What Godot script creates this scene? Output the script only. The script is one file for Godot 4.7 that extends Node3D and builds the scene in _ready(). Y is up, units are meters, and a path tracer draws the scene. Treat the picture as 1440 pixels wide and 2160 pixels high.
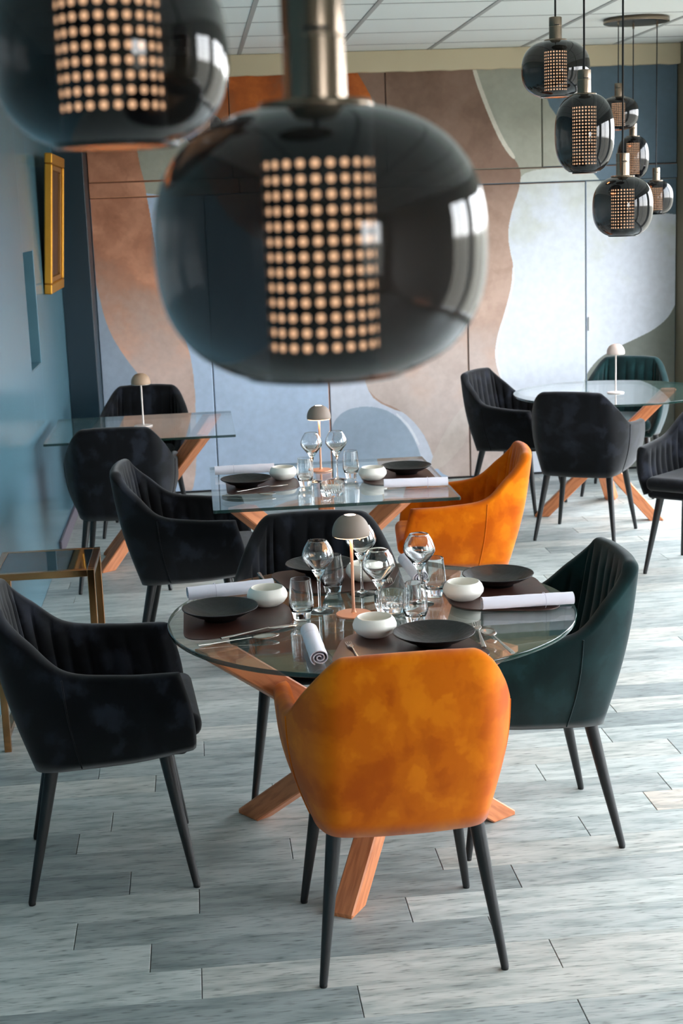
extends Node3D
# A restaurant dining room: velvet armchairs, glass tables on crossed beams, smoked glass pendants, painted panel wall.
# Units are metres, y up. The back wall stands at z = -9.65, the wall on the street side (windows) at x = 3.2.

const BACK := -9.65
const LEFT := -0.80
const RIGHT := 3.20
const FRONT := 2.60
const CEIL := 2.77
const TOP := 0.75

# painted fields of the mural, in metres on the wall: colour, then x, y pairs; a wash adds a second colour and the heights between which the paint runs into it
var MURAL := [
	[Color8(166, 166, 152), [-0.658, 2.957, 3.733, 2.849, 3.757, 1.737, 2.156, 1.945, 0.924, 1.957, -0.735, 1.898]],
	[Color8(150, 163, 178), [-0.649, 1.509, -0.608, 1.373, -0.565, 1.114, -0.471, 0.927, -0.359, 0.767, -0.246, 0.607, -0.169, 0.352, -0.172, -0.012, -0.716, 0.018, -0.673, 1.510]],
	[Color8(188, 130, 102), [-0.616, 2.730, -0.703, 1.511, -0.649, 1.509, -0.608, 1.373, -0.565, 1.114, -0.471, 0.927, -0.359, 0.767, -0.246, 0.607, -0.169, 0.352, -0.172, -0.012, -0.049, -0.003, -0.018, 0.658, -0.042, 0.953, -0.120, 1.186, -0.194, 1.371, -0.222, 1.612, -0.241, 1.791, -0.257, 1.919, -0.266, 2.013, -0.289, 2.116, -0.303, 2.233, -0.300, 2.407, -0.251, 2.721], Color8(206, 180, 168), 1.62, 0.75],
	[Color8(172, 88, 38), [0.182, 2.823, 1.062, 2.800, 1.159, 2.567, 1.211, 2.463, 1.224, 2.214, 1.166, 1.859, 0.910, 1.568, 0.481, 1.585, 0.218, 1.804, 0.072, 2.163, 0.081, 2.337, 0.164, 2.480], Color8(206, 146, 112), 2.62, 2.00],
	[Color8(206, 211, 222), [0.873, 1.020, 1.170, 1.007, 1.191, 0.694, 1.345, 0.529, 1.513, 0.249, 1.587, -0.013, 0.842, 0.028]],
	[Color8(136, 108, 93), [1.212, 2.796, 1.859, 2.780, 1.857, 2.664, 1.898, 2.531, 1.966, 2.353, 2.041, 2.188, 2.117, 2.081, 2.157, 2.011, 2.146, 1.885, 2.097, 1.766, 2.064, 1.615, 2.078, 1.493, 2.102, 1.400, 2.097, 1.277, 2.050, 1.108, 1.990, 0.939, 1.756, 0.349, 1.186, 0.505, 1.081, 0.683, 1.092, 1.010, 1.184, 1.436, 1.224, 2.214, 1.211, 2.463, 1.159, 2.567, 1.088, 2.684], Color8(182, 153, 137), 2.10, 1.45],  # this wash and the next: mural paint, with some light falloff coloured in
	[Color8(182, 153, 137), [1.180, 1.314, 1.363, 1.184, 1.616, 1.235, 1.834, 1.102, 2.050, 1.108, 1.990, 0.939, 1.972, 0.799, 2.012, 0.655, 2.080, 0.492, 2.138, -0.043, 1.581, -0.012, 1.513, 0.249, 1.421, 0.398, 1.312, 0.492, 1.171, 0.553, 1.081, 0.683, 1.092, 1.010], Color8(203, 186, 177), 1.25, 0.55],
	[Color8(208, 194, 184), [1.503, 0.089, 1.594, 0.277, 1.677, 0.401, 1.759, 0.508, 1.796, 0.443, 1.770, 0.252, 1.671, 0.144, 1.573, 0.062]],
	[Color8(200, 204, 198), [2.157, 2.011, 2.146, 1.885, 2.097, 1.766, 2.064, 1.615, 2.078, 1.493, 2.102, 1.400, 2.097, 1.277, 2.050, 1.108, 1.990, 0.939, 1.972, 0.799, 2.012, 0.655, 2.080, 0.492, 2.138, -0.043, 2.465, -0.061, 2.550, 0.597, 3.775, 0.891, 3.753, 1.890, 2.603, 2.014], Color8(216, 221, 230), 1.95, 1.35],
	[Color8(96, 116, 130), [2.312, 2.884, 2.323, 2.440, 2.400, 2.340, 2.509, 2.143, 2.666, 1.927, 2.856, 1.784, 3.048, 1.713, 3.112, 1.699, 3.759, 1.613, 3.733, 2.849]],
	[Color8(122, 126, 118), [3.767, 1.271, 3.278, 1.259, 3.246, 1.182, 3.198, 1.106, 3.150, 1.014, 3.053, 0.939, 2.923, 0.882, 2.794, 0.830, 2.648, 0.752, 2.550, 0.597, 2.465, -0.061, 3.796, -0.134]],
	[Color8(104, 96, 76), [3.195, 1.106, 3.277, 1.290, 3.765, 1.333, 3.802, -0.417, 3.195, -0.383]],
	[Color8(160, 176, 192), [0.858, 0.379, 0.899, 0.456, 0.980, 0.509, 1.123, 0.521, 1.264, 0.476, 1.372, 0.368, 1.448, 0.204, 1.491, -0.007, 0.845, 0.028]],
	[Color8(214, 208, 194), [1.844, 2.660, 1.885, 2.527, 1.953, 2.348, 2.028, 2.182, 2.105, 2.074, 2.129, 2.089, 2.053, 2.194, 1.979, 2.358, 1.911, 2.535, 1.870, 2.667]],
	[Color8(228, 232, 238), [1.290, 0.456, 1.366, 0.376, 1.402, 0.315, 1.438, 0.234, 1.453, 0.240, 1.416, 0.322, 1.379, 0.386, 1.301, 0.467]],
	[Color8(226, 230, 238), [2.094, 1.400, 2.089, 1.278, 2.043, 1.111, 1.983, 0.941, 1.964, 0.798, 2.004, 0.653, 2.019, 0.656, 1.980, 0.799, 1.998, 0.937, 2.058, 1.106, 2.105, 1.275, 2.110, 1.399]],
]

var M := {}
var used := {}

# ---------------------------------------------------------------- mesh collecting
class MB:
	var v := PackedVector3Array()
	var n := PackedVector3Array()
	var t := PackedVector2Array()
	var t2 := PackedVector2Array()
	var ix := PackedInt32Array()
	# rows of points; the front is the side from which (along v) x (along u) points
	func grid(p: Array, close_u := false, close_v := false, uv: Array = []) -> void:
		var nu := p.size()
		var nv: int = p[0].size()
		var base := v.size()
		var nn := PackedVector3Array()
		nn.resize(nu * nv)
		for i in nu:
			for j in nv:
				v.append(p[i][j])
				var q := Vector2(float(i) / maxf(1, nu - 1), float(j) / maxf(1, nv - 1))
				if uv.size():
					q = uv[i][j]
				t.append(q)
				t2.append(q)
		for i in (nu if close_u else nu - 1):
			for j in (nv if close_v else nv - 1):
				var i2 := (i + 1) % nu
				var j2 := (j + 1) % nv
				var a := i * nv + j
				var b := i2 * nv + j
				var c := i * nv + j2
				var d := i2 * nv + j2
				ix.append_array([base + a, base + b, base + c, base + b, base + d, base + c])
				var pa: Vector3 = v[base + a]
				var pb: Vector3 = v[base + b]
				var pc: Vector3 = v[base + c]
				var pd: Vector3 = v[base + d]
				var n1 := (pc - pa).cross(pb - pa)
				var n2 := (pc - pb).cross(pd - pb)
				nn[a] += n1
				nn[b] += n1 + n2
				nn[c] += n1 + n2
				nn[d] += n2
		for k in nn.size():
			n.append(nn[k].normalized() if nn[k].length() > 1e-12 else Vector3.UP)
	# flat polygon (convex), given clockwise as seen from its front
	func poly(pts: Array, uv: Array = []) -> void:
		var base := v.size()
		var nm: Vector3 = (pts[2] - pts[0]).cross(pts[1] - pts[0]).normalized()
		for k in pts.size():
			v.append(pts[k])
			n.append(nm)
			var q: Vector2 = uv[k] if uv.size() else Vector2(pts[k].x, pts[k].z)
			t.append(q)
			t2.append(q)
		for k in range(1, pts.size() - 1):
			ix.append_array([base, base + k, base + k + 1])
	func fan(center: Vector3, ring: Array, up: bool) -> void:
		var base := v.size()
		var nm := Vector3.UP if up else Vector3.DOWN
		v.append(center); n.append(nm); t.append(Vector2(center.x, center.z)); t2.append(Vector2(center.x, center.z))
		for p in ring:
			v.append(p); n.append(nm); t.append(Vector2(p.x, p.z)); t2.append(Vector2(p.x, p.z))
		var c := ring.size()
		for k in c:
			var a := base + 1 + k
			var b := base + 1 + (k + 1) % c
			var nn: Vector3 = (v[b] - v[base]).cross(v[a] - v[base])
			if (nn.y > 0) == up:
				ix.append_array([base, a, b])
			else:
				ix.append_array([base, b, a])
	func lathe(prof: Array, seg: int, c := Vector3.ZERO) -> void:
		var p := []
		for i in seg:
			var a := TAU * i / seg
			var row := PackedVector3Array()
			for q in prof:
				row.append(c + Vector3(q.x * cos(a), q.y, q.x * sin(a)))
			p.append(row)
		grid(p, true, false)
	func tube(path: Array, rad: Array, seg: int, caps := true, flat := 1.0) -> void:
		var p := []
		var m := path.size()
		var rings := []
		var up := Vector3.UP
		for i in m:
			var d: Vector3 = (path[mini(i + 1, m - 1)] - path[maxi(i - 1, 0)]).normalized()
			var s := d.cross(up)
			if s.length() < 0.05:
				s = Vector3.RIGHT
			s = s.normalized()
			var w := s.cross(d).normalized()
			var ring := PackedVector3Array()
			for k in seg:
				var a := TAU * k / seg
				ring.append(path[i] + (s * cos(a) + w * sin(a) * flat) * rad[i])
			rings.append(ring)
		# u around, v along
		for k in seg:
			var row := PackedVector3Array()
			for i in m:
				row.append(rings[i][k])
			p.append(row)
		grid(p, true, false)
		if caps:
			for e in 2:
				var ring: PackedVector3Array = rings[0] if e == 0 else rings[m - 1]
				var arr := []
				for k in seg:
					arr.append(ring[k] if e == 0 else ring[seg - 1 - k])
				arr.reverse()
				poly(arr)
	func rbox(size: Vector3, r: float, c := Vector3.ZERO, steps := 2, seat := false) -> void:
		var h := size / 2
		var cs := []
		for ax in 3:
			var k: float = h[ax]
			if steps >= 2:
				cs.append([-k, -(k - r) - 0.414 * r, -(k - r), k - r, k - r + 0.414 * r, k])
			else:
				cs.append([-k, -(k - r), k - r, k])
		var faces := [[2, 1, 0, 1.0], [1, 2, 0, -1.0], [0, 2, 1, 1.0], [2, 0, 1, -1.0], [1, 0, 2, 1.0], [0, 1, 2, -1.0]]
		for f in faces:
			var base := v.size()
			var cu: Array = cs[f[0]]
			var cv: Array = cs[f[1]]
			for a in cu:
				for b in cv:
					var p := Vector3.ZERO
					p[f[0]] = a
					p[f[1]] = b
					p[f[2]] = h[f[2]] * f[3]
					var inner := Vector3(clampf(p.x, -(h.x - r), h.x - r), clampf(p.y, -(h.y - r), h.y - r), clampf(p.z, -(h.z - r), h.z - r))
					var d := (p - inner).normalized()
					var o := inner + d * r
					if seat:  # narrower towards the back, slightly domed
						o = Vector3(o.x * lerpf(0.80, 1.0, clampf((o.z + 0.2) / 0.4, 0, 1)), o.y + 0.006 * (1.0 - pow(o.x / 0.23, 2)) * (1.0 if o.y > 0 else 0.0), o.z)
					v.append(c + o)
					n.append(d)
					t.append(Vector2(a, b))
					t2.append(Vector2(a, b))
			var nv := cv.size()
			for i in cu.size() - 1:
				for j in nv - 1:
					var q := base + i * nv + j
					ix.append_array([q, q + nv, q + 1, q + nv, q + nv + 1, q + 1])
	# board lying flat: top edges chamfered, uv in metres along its length
	func board(x0: float, x1: float, z0: float, z1: float, y0: float, y1: float, b: float, off := Vector2.ZERO) -> void:
		var lo := [Vector3(x0, y0, z0), Vector3(x1, y0, z0), Vector3(x1, y0, z1), Vector3(x0, y0, z1)]
		var mid := [Vector3(x0, y1 - b, z0), Vector3(x1, y1 - b, z0), Vector3(x1, y1 - b, z1), Vector3(x0, y1 - b, z1)]
		var hi := [Vector3(x0 + b, y1, z0 + b), Vector3(x1 - b, y1, z0 + b), Vector3(x1 - b, y1, z1 - b), Vector3(x0 + b, y1, z1 - b)]
		var o := off - Vector2(x0, z0)
		poly([hi[0], hi[1], hi[2], hi[3]], [(Vector2(hi[0].x, hi[0].z) + o), (Vector2(hi[1].x, hi[1].z) + o), (Vector2(hi[2].x, hi[2].z) + o), (Vector2(hi[3].x, hi[3].z) + o)])
		for k in 4:
			var k2 := (k + 1) % 4
			for pr in [[mid, hi], [lo, mid]]:
				var q := [pr[0][k2], pr[1][k2], pr[1][k], pr[0][k]]
				poly(q, [(Vector2(q[0].x, q[0].z) + o), (Vector2(q[1].x, q[1].z) + o), (Vector2(q[2].x, q[2].z) + o), (Vector2(q[3].x, q[3].z) + o)])
	func box(lo: Vector3, hi: Vector3) -> void:
		rbox(hi - lo, minf(0.002, (hi - lo)[(hi - lo).min_axis_index()] * 0.3), (lo + hi) / 2, 1)
	func mesh(extra: MB = null) -> ArrayMesh:
		var m := ArrayMesh.new()
		for s in [self, extra]:
			if s == null:
				continue
			var a := []
			a.resize(Mesh.ARRAY_MAX)
			a[Mesh.ARRAY_VERTEX] = s.v
			a[Mesh.ARRAY_NORMAL] = s.n
			a[Mesh.ARRAY_TEX_UV] = s.t
			a[Mesh.ARRAY_TEX_UV2] = s.t2
			a[Mesh.ARRAY_INDEX] = s.ix
			m.add_surface_from_arrays(Mesh.PRIMITIVE_TRIANGLES, a)
		return m

# ---------------------------------------------------------------- nodes
func numbered(called: String) -> String:
	var k: int = used.get(called, -1) + 1
	used[called] = k
	return called if k == 0 else "%s_%03d" % [called, k]

func thing(called: String, label: String, category: String, at := Vector3.ZERO, turn := 0.0, group := "") -> Node3D:
	var o := Node3D.new()
	o.name = numbered(called)
	add_child(o, true)
	o.position = at
	o.rotation.y = turn
	tag(o, label, category, group)
	return o

func tag(o: Node3D, label: String, category: String, group := "") -> void:
	o.set_meta("label", label)
	o.set_meta("category", category)
	if group:
		o.set_meta("group", group)

func part(called: String, m: Mesh, mat: Material, parent: Node3D, at := Vector3.ZERO, turn := 0.0) -> MeshInstance3D:
	var o := MeshInstance3D.new()
	o.name = called
	o.mesh = m
	for k in m.get_surface_count():
		if m.surface_get_material(k) == null:
			o.set_surface_override_material(k, mat)
	o.position = at
	o.rotation.y = turn
	parent.add_child(o, true)
	return o

func single(called: String, m: Mesh, mat: Material, label: String, category: String, at := Vector3.ZERO, turn := 0.0, group := "") -> MeshInstance3D:
	var o := part(numbered(called), m, mat, self, at, turn)
	tag(o, label, category, group)
	return o

func shell(called: String) -> Node3D:
	var o := Node3D.new()
	o.name = called
	add_child(o, true)
	o.set_meta("kind", "structure")
	return o

# a copy of a thing with its parts
func copy(src: Node3D, called: String, label: String, at: Vector3, turn := 0.0) -> Node3D:
	var c := src.duplicate()
	c.name = numbered(called)
	add_child(c, true)
	c.position = at
	c.rotation.y = turn
	c.set_meta("label", label)
	return c

# ---------------------------------------------------------------- materials
func noise(freq: float, octaves := 4, kind := FastNoiseLite.TYPE_SIMPLEX_SMOOTH, sd := 1, warp := 0.0) -> FastNoiseLite:
	var f := FastNoiseLite.new()
	f.noise_type = kind
	f.frequency = freq
	f.fractal_octaves = octaves
	f.seed = sd
	if warp > 0.0:
		f.domain_warp_enabled = true
		f.domain_warp_amplitude = warp
		f.domain_warp_frequency = freq * 1.6
	return f

func ntex(f: FastNoiseLite, stops: Array, size := 512) -> NoiseTexture2D:
	var t := NoiseTexture2D.new()
	t.width = size
	t.height = size
	t.seamless = true
	t.noise = f
	var g := Gradient.new()
	var off := PackedFloat32Array()
	var col := PackedColorArray()
	for s in stops:
		off.append(s[0])
		col.append(s[1])
	g.offsets = off
	g.colors = col
	t.color_ramp = g
	return t

func mat(called: String, c: Color, rough := 0.6, metal := 0.0) -> StandardMaterial3D:
	var m := StandardMaterial3D.new()
	m.resource_name = called
	m.albedo_color = c
	m.roughness = rough
	m.metallic = metal
	M[called] = m
	return m

func velvet(called: String, lo: Color, mid: Color, hi: Color, sheen: float, tint: float, sd: int) -> void:
	var m := mat(called, Color.WHITE, 0.85)
	m.albedo_texture = ntex(noise(0.009, 4, FastNoiseLite.TYPE_SIMPLEX_SMOOTH, sd, 30.0), [[0.0, lo], [0.3, lo.lerp(mid, 0.4)], [0.46, mid], [0.56, mid], [0.72, mid.lerp(hi, 0.75)], [1.0, hi]], 512)
	m.uv1_triplanar = true
	m.uv1_world_triplanar = true
	m.uv1_scale = Vector3(1.35, 1.15, 1.35)
	m.rim_enabled = true
	m.rim = sheen
	m.rim_tint = tint
	m.metallic_specular = 0.12

func glass(called: String, c: Color, a: float, rough := 0.0) -> StandardMaterial3D:
	var m := mat(called, Color(c.r, c.g, c.b, a), rough)
	m.transparency = BaseMaterial3D.TRANSPARENCY_ALPHA
	m.metallic_specular = 0.5
	return m

func glow(called: String, c: Color, e: float) -> StandardMaterial3D:
	var m := mat(called, c, 0.6)
	m.emission_enabled = true
	m.emission = c
	m.emission_energy_multiplier = e
	return m

func materials() -> void:
	velvet("orange_velvet", Color8(168, 70, 1), Color8(203, 100, 3), Color8(226, 125, 10), 0.3, 1.0, 11)
	velvet("green_velvet", Color8(6, 23, 24), Color8(12, 35, 36), Color8(24, 52, 53), 0.4, 0.6, 12)
	velvet("charcoal_velvet", Color8(6, 7, 9), Color8(11, 12, 15), Color8(40, 43, 52), 0.42, 0.1, 13)  # lightest tone puts sheen highlights of the nap into the colour
	mat("black_leg", Color8(12, 12, 14), 0.4)
	mat("foot_glide", Color8(12, 12, 12), 0.6)
	mat("seam", Color8(20, 20, 20), 0.9)
	# floor boards: one grain, several tones
	var grain := ntex(noise(0.012, 4, FastNoiseLite.TYPE_SIMPLEX_SMOOTH, 21, 12.0), [[0.0, Color8(192, 198, 198)], [0.32, Color8(218, 222, 220)], [0.5, Color8(236, 238, 236)], [0.7, Color8(247, 247, 245)], [1.0, Color8(255, 255, 252)]], 1024)
	var fine := ntex(noise(0.03, 4, FastNoiseLite.TYPE_SIMPLEX_SMOOTH, 22), [[0.0, Color8(120, 122, 122)], [0.2, Color8(206, 208, 207)], [0.3, Color8(240, 241, 240)], [0.5, Color8(252, 252, 252)], [1.0, Color8(255, 255, 255)]], 1024)
	var tones := [Color8(204, 208, 204), Color8(192, 197, 194), Color8(174, 180, 178), Color8(202, 202, 196), Color8(156, 163, 162), Color8(218, 206, 194), Color8(184, 188, 185)]
	for k in tones.size():
		var m := mat("board_%d" % k, tones[k], 0.42)
		m.albedo_texture = grain
		m.uv1_scale = Vector3(0.32, 1.7, 1)
		m.detail_enabled = true
		m.detail_albedo = fine
		m.detail_blend_mode = BaseMaterial3D.BLEND_MODE_MUL
		m.detail_uv_layer = BaseMaterial3D.DETAIL_UV_2
		m.uv2_scale = Vector3(0.4, 3.4, 1)
		m.metallic_specular = 0.4
	mat("screed", Color8(60, 64, 64), 0.9)
	# table beams
	var w := mat("beam_wood", Color8(212, 134, 88), 0.42)
	w.albedo_texture = ntex(noise(0.01, 4, FastNoiseLite.TYPE_SIMPLEX_SMOOTH, 31, 15.0), [[0.0, Color8(214, 196, 182)], [0.4, Color8(238, 230, 222)], [0.6, Color8(250, 247, 243)], [1.0, Color8(255, 255, 255)]], 512)
	w.uv1_scale = Vector3(1.2, 9.0, 1)
	# walls
	var p := mat("petrol_paint", Color8(88, 126, 140), 0.22)
	p.albedo_texture = ntex(noise(0.01, 3, FastNoiseLite.TYPE_SIMPLEX_SMOOTH, 41), [[0.0, Color8(236, 238, 240)], [1.0, Color8(255, 255, 255)]], 256)
	p.uv1_triplanar = true
	p.uv1_world_triplanar = true
	p.metallic_specular = 0.5
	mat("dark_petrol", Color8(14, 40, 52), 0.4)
	mat("cream_paint", Color8(212, 196, 164), 0.7)
	mat("off_white", Color8(226, 224, 216), 0.8)
	mat("wall_warm", Color8(214, 208, 198), 0.85)
	mat("wall_olive", Color8(116, 108, 88), 0.8)
	mat("tile_white", Color8(238, 242, 238), 0.9)
	mat("grid_grey", Color8(170, 173, 170), 0.55)
	mat("skirting", Color8(112, 102, 112), 0.5)
	mat("joint_dark", Color8(52, 52, 54), 0.9)
	mat("frame_white", Color8(224, 224, 222), 0.45)
	glass("pane", Color8(235, 245, 245), 0.03)
	# glass things
	glass("table_glass", Color8(110, 160, 150), 0.08)
	glass("glass_edge", Color8(10, 44, 38), 0.88, 0.05)
	for q in ["clear_glass", "thick_glass"]:
		var gm := glass(q, Color8(250, 252, 252), 0.0)
		gm.refraction_enabled = true
		gm.refraction_scale = 0.05
	glass("smoked_glass", Color8(12, 15, 20), 0.84)
	glass("black_glass", Color8(16, 22, 26), 0.7)
	# metals
	mat("nickel", Color8(150, 134, 118), 0.24, 1.0)
	mat("brass", Color8(192, 138, 92), 0.14, 1.0)
	mat("steel", Color8(205, 200, 194), 0.2, 1.0)
	mat("tube_black", Color8(20, 20, 20), 0.5)
	mat("cord_black", Color8(10, 11, 13), 0.7)
	mat("gold_leaf", Color8(206, 146, 50), 0.38, 0.75)
	mat("frame_inner", Color8(150, 104, 50), 0.5, 0.5)
	mat("backing", Color8(14, 16, 18), 0.9)
	# table ware
	mat("stoneware_black", Color8(15, 16, 18), 0.36)
	M.stoneware_black.heightmap_enabled = true
	M.stoneware_black.heightmap_scale = 0.12
	M.stoneware_black.heightmap_texture = ntex(noise(0.03, 4, FastNoiseLite.TYPE_CELLULAR, 61), [[0.0, Color.BLACK], [1.0, Color.WHITE]], 256)
	M.stoneware_black.uv1_triplanar = true
	M.stoneware_black.uv1_scale = Vector3(6, 6, 6)
	mat("porcelain", Color8(240, 236, 226), 0.32)
	var l := mat("leather", Color8(70, 40, 32), 0.36)
	l.albedo_texture = ntex(noise(0.02, 4, FastNoiseLite.TYPE_SIMPLEX_SMOOTH, 71), [[0.0, Color8(190, 180, 176)], [1.0, Color8(255, 255, 255)]], 256)
	l.uv1_triplanar = true
	l.uv1_scale = Vector3(3, 3, 3)
	var li := mat("linen", Color8(232, 228, 238), 0.9)
	li.rim_enabled = true
	li.rim = 0.2
	mat("hem", Color8(206, 200, 214), 0.9)
	mat("taupe_shade", Color8(138, 122, 110), 0.6)
	mat("rose_metal", Color8(214, 160, 130), 0.4, 0.3)
	mat("pale_metal", Color8(226, 212, 204), 0.4, 0.2)
	mat("pale_shade", Color8(222, 200, 190), 0.55)  # window light on this lamp is put into its paler colour
	mat("sand_shade", Color8(170, 140, 114), 0.55)
	# light
	glow("sleeve_glow", Color8(255, 202, 158), 5.0)  # bulb light on the inner tube face, put in as glow
	glow("bulb_glow", Color8(255, 176, 96), 9.0)
	glow("led_glow", Color8(255, 238, 222), 5.0)
	glow("led_under", Color8(255, 206, 160), 4.0)

func mural_texture() -> ImageTexture:
	var ppm := 300.0
	var w := int((RIGHT - LEFT) * ppm)
	var h := int(2.70 * ppm)
	var im := Image.create(w, h, false, Image.FORMAT_RGB8)
	im.fill(Color8(178, 196, 218))
	var ids := Image.create(w, h, false, Image.FORMAT_L8)
	ids.fill(Color8(255, 255, 255))
	for ei in MURAL.size():
		var e: Array = MURAL[ei]
		var pts := []
		var src: Array = e[1]
		for k in range(0, src.size(), 2):
			pts.append(Vector2((src[k] - LEFT) * ppm, (2.70 - src[k + 1]) * ppm))
		for it in 2:
			var q := []
			for k in pts.size():
				var a: Vector2 = pts[k]
				var b: Vector2 = pts[(k + 1) % pts.size()]
				if a.distance_to(b) < 3.0:
					q.append(a)
				else:
					q.append(a.lerp(b, 0.25))
					q.append(a.lerp(b, 0.75))
			pts = q
		var lo := h
		var hi := 0
		for q in pts:
			lo = mini(lo, int(q.y))
			hi = maxi(hi, int(q.y) + 1)
		for y in range(maxi(lo, 0), mini(hi, h)):
			var xs := []
			var yy := y + 0.5
			for k in pts.size():
				var a: Vector2 = pts[k]
				var b: Vector2 = pts[(k + 1) % pts.size()]
				if (a.y <= yy) != (b.y <= yy):
					xs.append(a.x + (yy - a.y) / (b.y - a.y) * (b.x - a.x))
			xs.sort()
			for k in range(0, xs.size() - 1, 2):
				var x0 := clampi(roundi(xs[k]), 0, w)
				var x1 := clampi(roundi(xs[k + 1]), 0, w)
				if x1 > x0:
					im.fill_rect(Rect2i(x0, y, x1 - x0, 1), e[0])
					ids.fill_rect(Rect2i(x0, y, x1 - x0, 1), Color8(ei, ei, ei))
	# brush work: soft mottling, stronger in the warm colours
	var n1 := noise(0.008, 5, FastNoiseLite.TYPE_SIMPLEX_SMOOTH, 81, 40.0).get_image(w, h).get_data()
	var n2 := noise(0.05, 3, FastNoiseLite.TYPE_SIMPLEX_SMOOTH, 82).get_image(w, h).get_data()
	var d := im.get_data()
	var id := ids.get_data()
	for k in w * h:
		var r := float(d[k * 3])
		var g := float(d[k * 3 + 1])
		var b := float(d[k * 3 + 2])
		var dn := n1[k] - 128.0
		if id[k] < 255 and MURAL[id[k]].size() > 2:
			var e: Array = MURAL[id[k]]
			var c: Color = e[2]
			var y: float = 2.70 - float(k / w) / ppm
			var f := smoothstep(e[3], e[4], y + dn * 0.0035)
			r = lerpf(r, c.r8, f)
			g = lerpf(g, c.g8, f)
			b = lerpf(b, c.b8, f)
		var a := 0.00016 + 0.000018 * maxf(0.0, r - b)
		var f := dn * a + (n2[k] - 128) * 0.00022
		d[k * 3] = clampi(int(r * (1.0 + f)), 0, 255)
		var warm := clampf((r - b) / 60.0, 0.0, 1.0)
		d[k * 3 + 1] = clampi(int(g * (1.0 + f * (1.0 + 0.3 * warm))), 0, 255)
		d[k * 3 + 2] = clampi(int(b * (1.0 + f * (1.0 + 0.5 * warm))), 0, 255)
	return ImageTexture.create_from_image(Image.create_from_data(w, h, false, Image.FORMAT_RGB8, d))

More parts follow.
